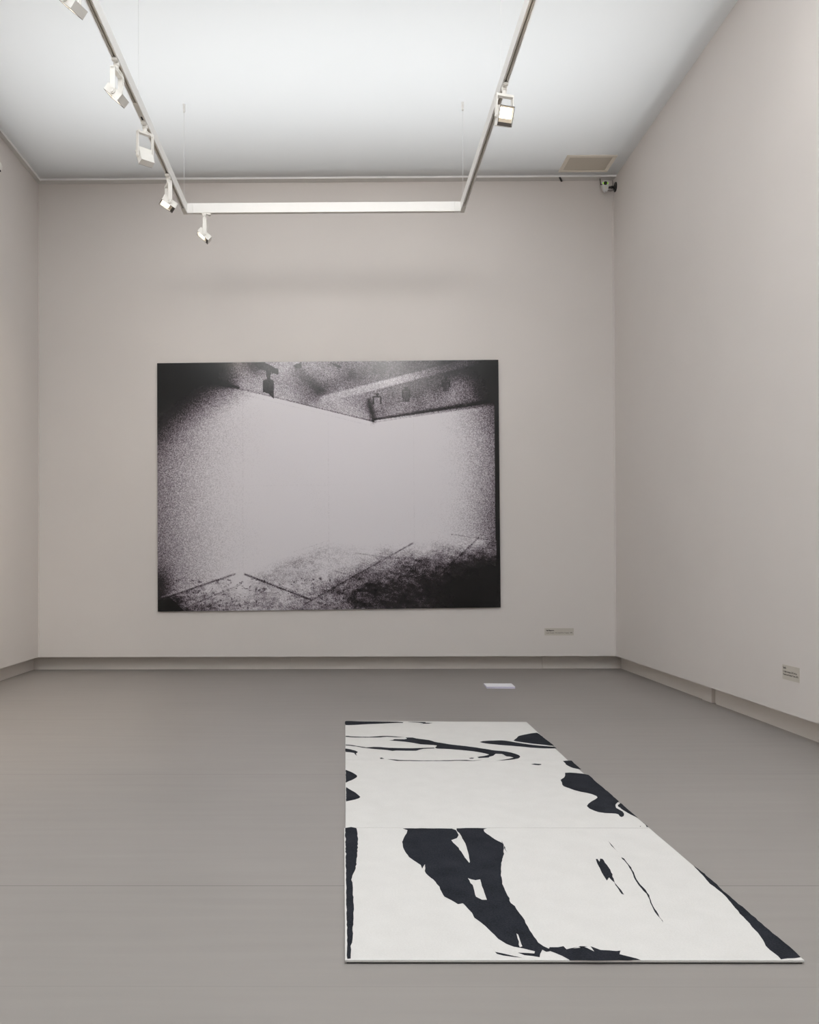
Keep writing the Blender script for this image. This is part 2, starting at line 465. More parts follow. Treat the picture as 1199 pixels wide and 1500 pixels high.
INK_MID = [[[(13133,53842),(13403,53934),(13679,53940),(13675,53671),(13651,53297),(13645,53094),(13658,52827),(13648,52561),(13666,52319),(13647,52038),(13659,51809),(13656,51618),(13460,51734),(13262,51989),(13173,52243),(13127,52506),(13078,52912),(13134,53226),(13126,53525)]],[[(12514,50789),(12810,50833),(13143,50720),(13464,50565),(13705,50280),(13711,50056),(13713,49779),(13716,49513),(13686,49238),(13676,48982),(13673,48715),(13671,48448),(13684,48178),(13680,47942),(13696,47691),(13692,47455),(13694,47202),(13679,46971),(13703,46738),(13710,46536),(13703,46264),(13703,46031),(13702,45795),(13678,45556),(13696,45311),(13690,44936),(13687,44651),(13509,44396),(13392,44193),(13300,43978),(13237,43728),(13186,43486),(13242,43164),(13297,42846),(13253,42456),(13111,42073),(12956,41892),(12913,42028),(12947,42349),(12860,42488),(12615,42535),(12369,42582),(12110,42739),(11967,43007),(11849,43375),(11848,43594),(11850,43816),(11934,44000),(12039,44231),(12201,44495),(12361,44740),(12526,44946),(12688,45173),(12822,45401),(12852,45704),(12729,46066),(12522,46341),(12288,46527),(12044,46865),(11938,47089),(11863,47284),(11758,47490),(11679,47711),(11674,47946),(11702,48165),(11790,48567),(11808,48832),(11850,49120),(11976,49356),(12144,49600),(12236,49808),(12314,50030),(12378,50242),(12446,50536)]],[[(13679,44362),(13685,44147),(13675,43845),(13677,43604),(13669,43363),(13666,43115),(13673,42854),(13676,42573),(13675,42332),(13681,42007),(13673,41726),(13590,42073),(13521,42315),(13480,42533),(13446,42766),(13411,43004),(13379,43262),(13385,43485),(13351,43763),(13441,44027)]],[[(13683,41196),(13670,40966),(13677,40707),(13683,40313),(13590,40327),(13652,40608),(13679,40935)]],[[(13346,40481),(13374,40481),(13363,40411),(13328,40355),(13313,40383)]],[[(11034,52988),(11281,53146),(11643,53017),(11616,52828),(11433,52703),(11235,52766)]],[[(25,51587),(151,51354),(337,51043),(437,50812),(521,50602),(625,50313),(668,50014),(633,49758),(508,49441),(353,49104),(186,48857),(27,48527),(17,48751),(26,49004),(31,49237),(23,49470),(19,49724),(28,49920),(15,50191),(12,50406),(30,50635),(36,50898),(17,51128),(16,51342)]],[[(38,47575),(165,47250),(335,46850),(436,46632),(531,46401),(610,46131),(693,45852),(766,45529),(684,45285),(459,45023),(237,44846),(41,44692),(26,44905),(30,45143),(48,45364),(27,45580),(44,45785),(31,46029),(46,46247),(44,46469),(40,46687),(30,46907),(34,47154),(40,47353)]]]
INK_TOP = [[[(34,67663),(258,67694),(523,67662),(814,67598),(1106,67537),(1319,67525),(1565,67492),(1788,67495),(2016,67472),(2232,67477),(2486,67447),(2709,67412),(2967,67386),(3211,67393),(3440,67364),(3640,67321),(3859,67319),(4190,67199),(4395,67081),(4309,66811),(4093,66832),(3830,66815),(3583,66756),(3326,66691),(3046,66615),(2793,66555),(2551,66509),(2243,66424),(2026,66392),(1765,66335),(1501,66265),(1222,66178),(988,66084),(742,66004),(483,65960),(233,65907),(32,65972),(18,66178),(-24,66435),(-6,66702),(-22,66961),(-21,67210),(3,67464)]],[[(4677,67195),(4908,67242),(5230,67230),(5488,67199),(5792,67197),(6048,67145),(6061,66913),(6318,66850),(6563,66794),(6264,66528),(6019,66458),(5757,66425),(5571,66381),(5866,66646),(5610,66840),(5356,66951),(5078,67037)]],[[(28,61794),(210,61756),(434,61598),(689,61528),(911,61493),(1160,61445),(1399,61454),(1631,61424),(1864,61485),(2099,61586),(2371,61682),(2588,61744),(2915,61750),(3217,61675),(3448,61586),(3686,61447),(3933,61331),(4103,61246),(3860,61263),(3509,61282),(3201,61347),(2889,61416),(2629,61343),(2378,61225),(2130,61199),(1884,61180),(1624,61165),(1406,61163),(1135,61193),(915,61195),(685,61204),(443,61281),(232,61366),(27,61435)]],[[(2954,60206),(3207,60329),(3347,60612),(3558,60593),(3811,60565),(4024,60544),(4226,60765),(4142,61181),(4383,61194),(4630,61178),(4855,60856),(5058,60699),(5324,60536),(5672,60282),(5783,60104),(5894,59901),(5982,59692),(6213,59431),(6417,59203),(6143,59526),(6287,59414),(6476,59238),(6676,59054),(6866,58889),(7091,58726),(7324,58578),(7594,58418),(7845,58291),(8077,58105),(8310,57956),(8466,57840),(8642,57684),(8803,57528),(8997,57389),(9188,57225),(9354,57048),(9531,56907),(9807,56788),(10095,56649),(10300,56456),(10475,56252),(10608,55994),(10718,55755),(10788,55539),(10816,55302),(10785,54960),(10691,54756),(10596,54555),(10253,54289),(10041,54182),(9781,54093),(9562,54026),(9278,53933),(9091,53866),(9319,53997),(9582,54193),(9845,54359),(10079,54524),(10349,54792),(10179,55065),(9971,55135),(9918,55400),(9879,55654),(9798,55830),(9437,55902),(9303,55600),(9188,55311),(8927,55071),(8809,54800),(8432,54734),(8197,54634),(8137,54973),(8330,55106),(8585,55245),(8813,55449),(8985,55659),(8780,56012),(8626,56190),(8459,56370),(8243,56560),(7982,56733),(7696,56879),(7412,57028),(7190,57124),(6925,57233),(6683,57328),(6408,57393),(6131,57446),(5930,57481),(5814,57735),(5875,57963),(5968,58229),(6010,58490),(5795,58623),(5521,58700),(5250,58763),(4994,58851),(4782,59062),(4548,59305),(4293,59514),(4029,59704),(3749,59844),(3434,59985),(3168,60114)]],[[(24,58821),(204,58749),(475,58640),(690,58416),(948,58226),(1176,58051),(1358,57905),(1613,57965),(1837,58047),(2078,58023),(2310,57986),(2564,57868),(2832,57752),(3066,57735),(3301,57692),(3592,57666),(3888,57632),(4124,57613),(4357,57600),(4776,57684),(5059,57740),(5374,57767),(5790,57793),(5764,57536),(5535,57487),(5278,57456),(5046,57397),(4792,57173),(4531,56839),(4319,56827),(4072,56837),(3834,56843),(3539,56882),(3256,56901),(3017,56791),(2680,57044),(2412,57178),(2105,57272),(1878,57370),(1642,57502),(1431,57651),(1177,57762),(946,57972),(709,58198),(452,58331),(219,58463),(24,58554)]],[[(23,57568),(346,57282),(465,57106),(635,56916),(739,56677),(802,56445),(682,56037),(684,55782),(709,55498),(729,55290),(620,55715),(592,55945),(557,56173),(339,56365),(22,56504),(5,56763),(-2,57051),(-1,57349)]],[[(2110,54711),(2238,54839),(2392,54504),(2166,54454)]],[[(2553,54376),(2738,54361),(2993,54297),(3317,54144),(3577,54104),(3923,54091),(4170,54063),(4469,54013),(4732,53983),(4997,54004),(5295,53984),(5508,54006),(5713,54000),(5965,54067),(6177,54067),(6404,54079),(6653,54112),(6919,54111),(7150,54126),(7396,54137),(7735,53971),(8028,54071),(8266,54133),(8056,54018),(7793,53872),(7549,53871),(7285,53874),(7004,53909),(6759,53920),(6508,53886),(6274,53854),(6009,53862),(5765,53868),(5552,53850),(5283,53859),(5025,53848),(4749,53849),(4455,53838),(4165,53851),(3878,53889),(3632,53891),(3352,53889),(3136,53894),(2873,54121)]],[[(7570,54603),(7740,54771),(7919,54736),(7812,54501),(7624,54469)]],[[(8985,59589),(9234,59910),(9532,60006),(9822,60068),(10075,60097),(10338,60150),(10600,60145),(10789,60029),(10987,59877),(11128,59736),(11295,59550),(11477,59368),(11656,59175),(11872,58995),(12109,58795),(12332,58622),(12539,58506),(12796,58373),(13038,58271),(13328,58125),(13582,58001),(13640,57748),(13636,57512),(13405,57494),(13126,57495),(12868,57516),(12609,57565),(12382,57629),(12138,57707),(11887,57826),(11675,57974),(11442,58090),(11201,58190),(10947,58321),(10721,58400),(10462,58491),(10225,58588),(9993,58714),(9740,58853),(9487,58991),(9308,59137),(9141,59309)]],[[(11349,60059),(11427,60295),(11552,60572),(11652,60799),(11746,60988),(11816,61228),(11910,61446),(11980,61643),(12134,61820),(12296,61986),(12494,62173),(12687,62311),(12902,62506),(13100,62667),(13325,62778),(13505,62857),(13537,62696),(13567,62450),(13577,62151),(13576,61935),(13584,61714),(13608,61443),(13580,61215),(13604,60943),(13600,60701),(13607,60448),(13618,60208),(13623,59972),(13642,59711),(13647,59435),(13648,59194),(13662,58946),(13668,58703),(13668,58472),(13654,58306),(13405,58383),(13115,58618),(12894,58737),(12647,58872),(12414,59012),(12230,59166),(12040,59307),(11870,59451),(11654,59648),(11463,59815)]]]
def carpet_panel(name, corners, ink, label):
    """felt slab over a thin layer coloured dark for the shade beneath; the printed black shapes are faces of the same mesh"""
    cx = sum(c[0] for c in corners) / 4
    cy = sum(c[1] for c in corners) / 4
    bm = bmesh.new()
    def slab(inset, z0, z1, mi, bev):
        t = bmesh.new()
        ring = []
        for c in corners:
            ring.append((c[0] - cx - math.copysign(inset, c[0] - cx), c[1] - cy - math.copysign(inset, c[1] - cy)))
        lo = [t.verts.new((x, y, z0)) for x, y in ring]
        hi = [t.verts.new((x, y, z1)) for x, y in ring]
        t.faces.new(lo); t.faces.new(hi)
        for k in range(4):
            t.faces.new((lo[k], lo[(k + 1) % 4], hi[(k + 1) % 4], hi[k]))
        bmesh.ops.recalc_face_normals(t, faces=t.faces)
        if bev:
            bmesh.ops.bevel(t, geom=list(t.edges), offset=bev, segments=3, affect='EDGES', profile=0.5)
        merge(bm, t, None, mi)
    slab(0.005, 0.0, 0.005, 2, 0)
    slab(0.0, 0.0045, 0.0125, 0, 0.0022)
    zt = 0.01275
    for loops in ink:
        L3 = [[Vector((x / 1e4 - cx, y / 1e4 - cy, 0)) for x, y in lp] for lp in loops]
        flat = [p for lp in L3 for p in lp]
        vs = [bm.verts.new((p.x, p.y, zt)) for p in flat]
        for tri in tessellate_polygon(L3):
            try:
                bm.faces.new([vs[i] for i in tri]).material_index = 1
            except ValueError:
                pass
    me = bpy.data.meshes.new(name)
    for f in bm.faces:
        f.normal_update()
        if f.material_index == 1 and f.normal.z < 0:
            f.normal_flip()
    bm.to_mesh(me); bm.free()
    for m in (M_felt, M_ink, M_under):
        me.materials.append(m)
    o = link(bpy.data.objects.new(name, me))
    o.location = (cx, cy, 0)
    return tag(o, label, 'carpet', 'printed felt panels lying end to end')

carpet_panel('felt_carpet', [(-0.003, 2.681), (1.373, 2.6815), (1.367, 4.0155), (-0.006, 4.0225)], INK_NEAR,
             'white felt carpet with a forked black brush shape, nearest of three end to end')
carpet_panel('felt_carpet', [(0.0, 4.0262), (1.3676, 4.0192), (1.3493, 5.397), (0.0, 5.421)], INK_MID,
             'mostly blank white felt carpet between two others, black blots at its edges')
carpet_panel('felt_carpet', [(0.0, 5.423), (1.3493, 5.399), (1.3677, 6.7175), (0.0007, 6.7725)], INK_TOP,
             'white felt carpet with long curved black strokes, farthest of three end to end')

# ------------------------------------------------------------------ large photographic print
def sstep(a, b, x):
    t = np.clip((x - a) / (b - a), 0, 1)
    return t * t * (3 - 2 * t)

def seg_dist(X, Y, a, b):
    ax, ay = a; bx, by = b
    dx, dy = bx - ax, by - ay
    t = np.clip(((X - ax) * dx + (Y - ay) * dy) / (dx * dx + dy * dy), 0, 1)
    return np.hypot(X - ax - t * dx, Y - ay - t * dy), t

def in_poly(X, Y, P):
    r = np.zeros(X.shape, bool)
    n = len(P)
    for i in range(n):
        x0, y0 = P[i]; x1, y1 = P[(i + 1) % n]
        if y0 == y1:
            continue
        c = ((y0 > Y) != (y1 > Y)) & (X < (x1 - x0) * (Y - y0) / (y1 - y0) + x0)
        r ^= c
    return r

def vnoise(X, Y, s, seed):
    rs = np.random.RandomState(seed)
    g = rs.rand(256, 256)
    x, y = X / s, Y / s
    xi, yi = np.floor(x).astype(int), np.floor(y).astype(int)
    fx, fy = x - xi, y - yi
    fx = fx * fx * (3 - 2 * fx); fy = fy * fy * (3 - 2 * fy)
    q = lambda a, b: g[(xi + a) % 256, (yi + b) % 256]
    return (q(0, 0) * (1 - fx) + q(1, 0) * fx) * (1 - fy) + (q(0, 1) * (1 - fx) + q(1, 1) * fx) * fy

def fbm(X, Y, s, seed):
    return sum(vnoise(X + 31 * k, Y + 17 * k, s / 2 ** k, seed + k) / 2 ** k for k in range(4)) / 1.875

def interp_map(X, Y, pts, power=2.6, soft=260.0):
    """smooth scattered-tone interpolation: inverse-distance fill, then softened"""
    num = np.zeros(X.shape); den = np.zeros(X.shape)
    for x, y, v in pts:
        w = 1.0 / ((X - x) ** 2 + (Y - y) ** 2 + soft) ** (power / 2)
        num += w * v; den += w
    g = num / den
    r = max(3, int(math.sqrt(soft) * 0.35))
    for ax in (0, 1):
        for _ in range(2):
            pad = [(0, 0), (0, 0)]; pad[ax] = (r + 1, r)
            c = np.cumsum(np.pad(g, pad, mode='edge'), axis=ax)
            n = g.shape[ax]
            g = (np.take(c, range(2 * r + 1, n + 2 * r + 1), axis=ax) - np.take(c, range(0, n), axis=ax)) / (2 * r + 1)
    return g

def print_tones(X, Y):
    """grey tone (0 black to 1 white) of the printed picture; X to 501, Y to 364 from the top left"""
    W = 1.0
    ceil_l = 35 + (X - 108) * 0.262           # line where the pictured left wall meets its ceiling
    # --- the two pictured walls
    cn = sstep(1.68, 0.68, X / 142 + Y / 86)
    ends = 0.46 + 0.22 * sstep(170, 90, Y) + 0.10 * sstep(230, 320, Y)
    le = ends * np.exp(-(X / 58) ** 1.3)
    re_ = (0.50 + 0.22 * sstep(130, 75, Y) + 0.12 * sstep(170, 250, Y)) * np.exp(-((498 - np.minimum(X, 498)) / 34) ** 1.3)
    lo_ = sstep(30, 4, X) * sstep(285, 325, Y) * 0.7
    wall = 1.04 * (1 - cn) * (1 - le) * (1 - re_) * (1 - lo_)
    # --- the pictured ceiling
    ceil = interp_map(X, Y, [
        (0, 0, 0), (60, 0, .03), (100, 5, .1), (105, 25, .2), (112, 12, .4), (130, 20, .62), (130, 40, .75), (145, 38, .8), (190, 55, .8), (140, 4, .15), (170, 5, .55), (195, 5, .7),
        (185, 14, .72), (200, 22, .6), (215, 22, .45), (232, 28, .38), (236, 45, .42), (250, 30, .55), (255, 15, .62), (225, 8, .6), (240, 5, .55), (260, 5, .35), (280, 10, .42), (275, 30, .6), (300, 20, .42),
        (290, 38, .55), (330, 10, .30), (340, 25, .34), (370, 8, .25), (380, 20, .28), (430, 8, .12), (470, 8, .05), (500, 8, .03), (240, 70, .8), (265, 65, .82), (280, 75, .85), (300, 80, .85), (305, 60, .6),
        (312, 68, .35), (325, 72, .55), (350, 70, .65), (370, 62, .6), (345, 52, .42), (380, 50, .3), (410, 40, .25), (400, 60, .55), (440, 52, .6), (425, 58, .62), (455, 55, .42), (475, 45, .2), (500, 30, .03), (495, 55, .02), (320, 50, .6), (300, 55, .72)], 4.2, 120.0)
    # light beam across the pictured ceiling
    yb = 57 - (X - 230) * 0.245
    band = sstep(7, 4, np.abs(Y - yb - 2)) * sstep(232, 246, X) * (1 - 0.8 * sstep(330, 425, X))
    ceil = ceil * (1 - band) + band * 0.84
    # soft dark V of a beam shadow
    for a, b, w_, k in (((205, 12), (238, 42), 8, .32), ((238, 42), (285, 22), 9, .25), ((285, 22), (330, 8), 10, .15)):
        d, t = seg_dist(X, Y, a, b)
        ceil = ceil - k * np.exp(-(d / w_) ** 2) * 0.6
    # --- which is ceiling
    left_c = (Y < ceil_l) & (X < 318)
    right_l = 87.5 - (X - 318) * 0.143
    right_c = (Y < right_l) & (X >= 318)
    T = np.where(left_c | right_c, ceil, wall)
    T = T * np.where(left_c, 1 - 0.97 * sstep(132, 84, X + Y * .35), 1)
    # dark wedge ending on the left ceiling line
    d, t = seg_dist(X, Y, (55, 22), (119, 37))
    T = T * (1 - 0.95 * np.exp(-(d / (2 + 9 * (1 - t))) ** 2))
    # thin ceiling line on the left wall and a second lower one
    d, t = seg_dist(X, Y, (118, 38), (318, 89)); T = T - 0.35 * np.exp(-(d / 0.8) ** 2)
    d, t = seg_dist(X, Y, (130, 48), (318, 96)); T = T - 0.06 * np.exp(-(d / 0.8) ** 2)
    # dark cornice of the right wall
    d, t = seg_dist(X, Y, (318, 86), (494, 61)); T = T * (1 - np.exp(-(d / (1.4 + 3.2 * t)) ** 2) * (0.72 + .28 * t))
    d, t = seg_dist(X, Y, (318, 90), (480, 68)); T = T - 0.25 * np.exp(-(d / 0.7) ** 2)
    d, t = seg_dist(X, Y, (311, 58), (318, 88)); T = T - 0.4 * np.exp(-(d / 4.0) ** 2)
    # black bar on the right edge and the black upper right corner
    T = np.where((X > 494.5) & (Y > 50) & (Y < 300), 0.02, T)
    T = T * (1 - sstep(455, 492, X) * sstep(66, 45, Y) * .9)
    # --- hanging lamps
    dark = in_poly(X, Y, [(155.5, 28), (158, 26), (169, 26), (171.5, 28), (171.5, 54), (163, 46), (155.5, 44)]) | \
        in_poly(X, Y, [(160.5, 14), (167.5, 14), (166, 28), (161.5, 28)])
    T = np.where(dark, 0.10, T)
    T = np.where(in_poly(X, Y, [(140, 0), (158, 0), (179, 10), (178.5, 19), (150, 10)]), 0.08, T)
    T = np.where(in_poly(X, Y, [(160, 1), (212, 1), (199, 6), (180, 12)]), 0.7, T)
    T = np.where(in_poly(X, Y, [(199, 6), (213, 0), (212, 10), (207, 10)]), 0.1, T)
    T = np.where(in_poly(X, Y, [(253, 1), (265, 4), (272, 8), (269, 10), (262, 7)]), 0.15, T)
    for lx, ly, body, k in ((323, 55, .62, .8), (365.5, 46, .2, .85), (424, 31, .08, .6)):
        bx = (np.abs(X - lx) < 5) & (Y > ly) & (Y < ly + 15)
        T = np.where(bx, T * (1 - k) + k * body, T)
        fr = (((np.abs(np.abs(X - lx) - 5.2) < .9) & (Y > ly - 2) & (Y < ly + 9)) | ((np.abs(Y - ly + 2) < 1.0) & (np.abs(X - lx) < 5.5)) | ((np.abs(X - lx) < 1.6) & (Y > ly - 7) & (Y < ly - 1)) | ((np.abs(Y - ly + 6.5) < .8) & (np.abs(X - lx) < 3)))
        T = np.where(fr, T * .25, T)
    # --- pictured floor
    fl_y = np.where(X < 251, 312 + np.abs(X - 121) * 0.0, 270)
    floor = interp_map(X, Y, [
        (0, 330, .02), (8, 350, .02), (25, 355, .05), (20, 335, .45), (45, 345, .62), (35, 355, .35), (80, 335, .95), (100, 350, .72), (70, 358, .5), (121, 330, 1.05), (150, 345, .82), (150, 358, .72), (190, 338, .95),
        (200, 357, .62), (220, 328, .9), (225, 355, .5), (250, 308, 1.0), (255, 335, .6), (250, 357, .42), (280, 296, 1.02), (285, 325, .5), (285, 350, .32), (310, 280, 1.05), (315, 310, .55), (315, 340, .26), (330, 360, .28),
        (350, 275, 1.05), (345, 295, .7), (360, 315, .32), (355, 345, .18), (390, 277, 1.03), (390, 300, .42), (395, 325, .2), (390, 355, .3), (430, 270, 1.05), (425, 287, .62), (430, 305, .22), (430, 335, .14), (425, 358, .2),
        (465, 265, 1.05), (465, 280, .75), (465, 297, .2), (465, 330, .06), (460, 358, .06), (490, 272, .6), (490, 282, .5), (488, 300, .08), (500, 320, .02), (500, 360, .01), (500, 290, .05)], 4.4, 260.0)
    mott = fbm(X, Y * 1.8, 6, 5) - .5
    mott2 = fbm(X, Y * 2.2, 26, 9) - .5
    amp = 4 * floor * (1 - floor) * 0.9
    floor = floor + (mott * 0.8 + mott2 * 0.5) * amp
    floor = floor * (1 - 0.88 * sstep(370, 490, X + (Y - 310) * .5) * sstep(278, 305, Y)) * (1 - .35 * sstep(250, 330, X) * sstep(290, 330, Y))
    on_floor = np.where(X < 121, sstep(-2, 2, Y - (346 - (X - 4) * 0.325)),
                        np.where(X < 250, sstep(-6, 18, Y - (312 - (X - 121) * 0.35)),
                                 np.where(X < 460, sstep(-4, 14, Y - (268 - (X - 250) * 0.03)), sstep(-2, 2, Y - (261 + (X - 460) * 0.12)))))
    T = T * (1 - on_floor) + floor * on_floor
    T = np.where((X > 495) & (Y > 258), 0.03, T)
    # specks on the pale floor
    sp = fbm(X, Y * 1.4, 4, 21)
    T = np.where((Y > 318) & (sp > .70) & (X > 20) & (X < 300), T * .55, T)
    # floor joints
    for a, b, w_, k in (((4, 346), (113, 310.5), 1.1, .75), ((128, 311), (224, 349.5), 1.3, .85), ((51, 354), (121, 326), .7, .45), ((177, 327), (231, 351), .7, .35),
                        ((215, 356), (374, 268), .9, .6), ((366, 360), (470, 261), .9, .6), ((257, 307), (438, 360), .7, .3), ((430, 256), (495, 266), .7, .3),
                        ((199, 279), (251, 263), .7, .10), ((230, 276), (260, 266), .7, .08), ((290, 282), (420, 300), .6, .25)):
        d, t = seg_dist(X, Y, a, b)
        br = 0.6 + 0.4 * vnoise(X, Y, 5, 33)
        T = T * (1 - k * br * np.exp(-(d / w_) ** 2))
    d, t = seg_dist(X, Y, (6, 343), (70, 323)); T = T + 0.25 * np.exp(-(d / 1.2) ** 2) * (1 - t)
    T = np.where(in_poly(X, Y, [(0, 312), (6, 330), (13, 340), (24, 349), (40, 364), (0, 364)]) & (Y > 347 - (X - 4) * .325), 0.02, T)
    # joints between the printed sheets
    for x0 in (125.5, 251, 376):
        T = T + np.where(T > .3, -0.045, 0.03) * np.exp(-((X - x0) / 0.6) ** 2)
    T = T + np.where(T > .3, -0.03, 0.03) * np.exp(-((Y - 181.5) / 0.6) ** 2)
    # slow cloudiness
    T = T + (fbm(X, Y, 60, 40) - .5) * .05
    return np.clip(T, 0, 1.06)

def print_material():
    m, nt, b = new_mat('photographic_print')
    L = nt.links.new
    N = nt.nodes.new
    at = N('ShaderNodeAttribute'); at.attribute_name = 'tone'
    tc = N('ShaderNodeTexCoord')
    n = N('ShaderNodeTexNoise'); n.inputs['Scale'].default_value = 112; n.inputs['Detail'].default_value = 1.5; n.inputs['Roughness'].default_value = 0.8
    L(tc.outputs['Object'], n.inputs['Vector'])
    # coarse photographic grain, strongest in the middle tones
    c = N('ShaderNodeMath'); c.operation = 'SUBTRACT'; c.inputs[1].default_value = 0.5
    L(n.outputs[0], c.inputs[0])
    inv = N('ShaderNodeMath'); inv.operation = 'SUBTRACT'; inv.inputs[0].default_value = 1.08
    L(at.outputs['Fac'], inv.inputs[1])
    am = N('ShaderNodeMath'); am.operation = 'MULTIPLY'
    L(at.outputs['Fac'], am.inputs[0]); L(inv.outputs[0], am.inputs[1])
    a2 = N('ShaderNodeMath'); a2.operation = 'MULTIPLY'; a2.inputs[1].default_value = 5.6
    L(am.outputs[0], a2.inputs[0])
    g = N('ShaderNodeMath'); g.operation = 'MULTIPLY_ADD'
    L(c.outputs[0], g.inputs[0]); L(a2.outputs[0], g.inputs[1]); L(at.outputs['Fac'], g.inputs[2])
    cr = N('ShaderNodeValToRGB')
    e = cr.color_ramp.elements
    e[0].position = 0.0; e[0].color = (0.0035, 0.0035, 0.0035, 1)
    e[1].position = 1.0; e[1].color = (0.73, 0.705, 0.74, 1)
    for p, col in ((0.2, (0.022, 0.018, 0.021)), (0.45, (0.15, 0.125, 0.146)), (0.7, (0.34, 0.308, 0.345)), (0.88, (0.55, 0.525, 0.56))):
        k = e.new(p); k.color = (*col, 1)
    L(g.outputs[0], cr.inputs[0])
    L(cr.outputs[0], b.inputs['Base Color'])
    b.inputs['Roughness'].default_value = 0.16
    b.inputs['Specular IOR Level'].default_value = 0.32
    return m

def wall_print():
    yf = YB - 0.030
    TL, TR, BR, BL = Vector((-2.126, yf, 3.502)), Vector((1.7475, yf, 3.522)), Vector((1.761, yf, .715)), Vector((-2.121, yf, .677))
    root = empty('photographic_print', (-0.18, YB, 2.10))
    inv = Matrix.Translation(-root.location)
    # aluminium panel
    bm = bmesh.new()
    fr = [bm.verts.new(p - root.location) for p in (TL, TR, BR, BL)]
    bk = [bm.verts.new(p - root.location + Vector((0, .006, 0))) for p in (TL, TR, BR, BL)]
    bm.faces.new(bk)
    bm.faces.new(fr)
    for k in range(4):
        bm.faces.new((fr[k], fr[(k + 1) % 4], bk[(k + 1) % 4], bk[k]))
    obj('backing_panel', bm, mat('dark_panel_edge', (0.03, 0.03, 0.03), 0.4, noise=0.05), root)
    # hanging battens that hold the panel off the wall
    for z in (3.2, 1.0):
        bm = bmesh.new()
        box(bm, (-1.7, YB - .024, z - .03), (1.4, YB, z + .03), inv)
        obj('hanging_batten', bm, mat('batten_aluminium', (0.5, 0.5, 0.5), 0.4, 0.8), root)
    # printed face
    nx, ny = 502, 365
    u = np.linspace(0, 1, nx); v = np.linspace(0, 1, ny)
    U, V = np.meshgrid(u, v)
    def lerp(i):
        return (TL[i] * (1 - U) + TR[i] * U) * (1 - V) + (BL[i] * (1 - U) + BR[i] * U) * V - root.location[i]
    co = np.stack([lerp(0), lerp(1) - 0.0008, lerp(2)], -1).reshape(-1, 3).astype(np.float32)
    idx = np.arange(nx * ny).reshape(ny, nx)
    quads = np.stack([idx[:-1, :-1], idx[1:, :-1], idx[1:, 1:], idx[:-1, 1:]], -1).reshape(-1, 4).astype(np.int32)
    me = bpy.data.meshes.new('printed_face')
    me.vertices.add(len(co)); me.vertices.foreach_set('co', co.ravel())
    me.loops.add(quads.size); me.loops.foreach_set('vertex_index', quads.ravel())
    me.polygons.add(len(quads))
    me.polygons.foreach_set('loop_start', np.arange(0, quads.size, 4, dtype=np.int32))
    me.update(calc_edges=True)
    tone = print_tones(U * 501.0, V * 364.0).ravel().astype(np.float32)
    a = me.attributes.new('tone', 'FLOAT', 'POINT')
    a.data.foreach_set('value', tone)
    me.materials.append(print_material())
    me.validate()
    link(bpy.data.objects.new('printed_face', me), root)
    tag(root, 'large grainy black and white print of an empty room corner on the back wall', 'picture')
wall_print()

# ------------------------------------------------------------------ lighting track
M_white = mat('white_powder_coat', (0.85, 0.84, 0.82), 0.45, noise=0.01)
M_chan = mat('track_channel_grey', (0.34, 0.31, 0.27), 0.55, noise=0.05)
M_ridge = mat('track_conductor_ridge', (0.75, 0.72, 0.66), 0.45, noise=0.02)
M_cover = mat('track_cover_grey', (0.62, 0.60, 0.55), 0.5, noise=0.06, nscale=200)
M_wire = mat('steel_wire', (0.75, 0.75, 0.75), 0.35, 0.3)
M_dark = mat('dark_hole', (0.02, 0.02, 0.02), 0.8)

TX0, TX1, TY, TZ = -1.495, 1.113, 8.436, 4.570      # inner faces of the arms, front face of the cross beam, underside
TW, TH = 0.042, 0.092

def rail(bm, a, b, side):
    """track profile from a to b (underside centre line): two webs, a top and a slot with conductor ridges"""
    a, b = Vector(a), Vector(b)
    d = (b - a); ln = d.length; d.normalize()
    s = Vector((0, 0, 1)).cross(d)
    M = frame_from(a, d, s, Vector((0, 0, 1)))
    h = TW / 2
    box(bm, (0, -h, 0), (ln, -h + .007, TH), M)
    box(bm, (0, h - .007, 0), (ln, h, TH), M)
    box(bm, (0, -h + .007, .032), (ln, h - .007, TH), M)
    box(bm, (0, -h + .007, .028), (ln, h - .007, .0319), M, mi=1)
    for y in (-.0085, .0085):
        box(bm, (0, y - .0022, .003), (ln, y + .0022, .028), M, mi=2)

track = empty('lighting_track', ((TX0 + TX1) / 2, TY, TZ))
def tpart(name, bm, mats):
    for v_ in bm.verts:
        v_.co -= track.location
    return obj(name, bm, mats, track)
cxl, cxr, cyb = TX0 - TW / 2, TX1 + TW / 2, TY + TW / 2
for a, b in (((cxl, -2.2, TZ), (cxl, TY - .10, TZ)), ((cxr, TY - .10, TZ), (cxr, -2.2, TZ)), ((TX0 + .055, cyb, TZ), (TX1 - .055, cyb, TZ))):
    bm = bmesh.new()
    rail(bm, a, b, 1)
    tpart('track_rail', bm, [M_white, M_chan, M_ridge])
for cx_, s in ((cxl, 1), (cxr, -1)):
    bm = bmesh.new()
    x0, x1 = sorted((cx_ - s * TW / 2, cx_ + s * (TW / 2 + .054)))
    box(bm, (x0, TY, TZ), (x1, TY + TW, TZ + TH))
    x0, x1 = cx_ - TW / 2, cx_ + TW / 2
    box(bm, (x0, TY - .099, TZ), (x1, TY, TZ + TH))
    box(bm, (x0 + .003, TY - .097, TZ - .001), (x1 - .003, TY + TW - .004, TZ), mi=1)
    tpart('corner_connector', bm, [M_white, M_cover])
bm = bmesh.new()
box(bm, (cxl - .017, 6.42, TZ - .0015), (cxl + .017, 6.70, TZ + .004))
tpart('feed_cover', bm, M_cover)
bm = bmesh.new()
box(bm, (cxl - .007, 6.615, TZ - .0022), (cxl + .007, 6.665, TZ - .0016))
tpart('feed_cover_hole', bm, M_dark)
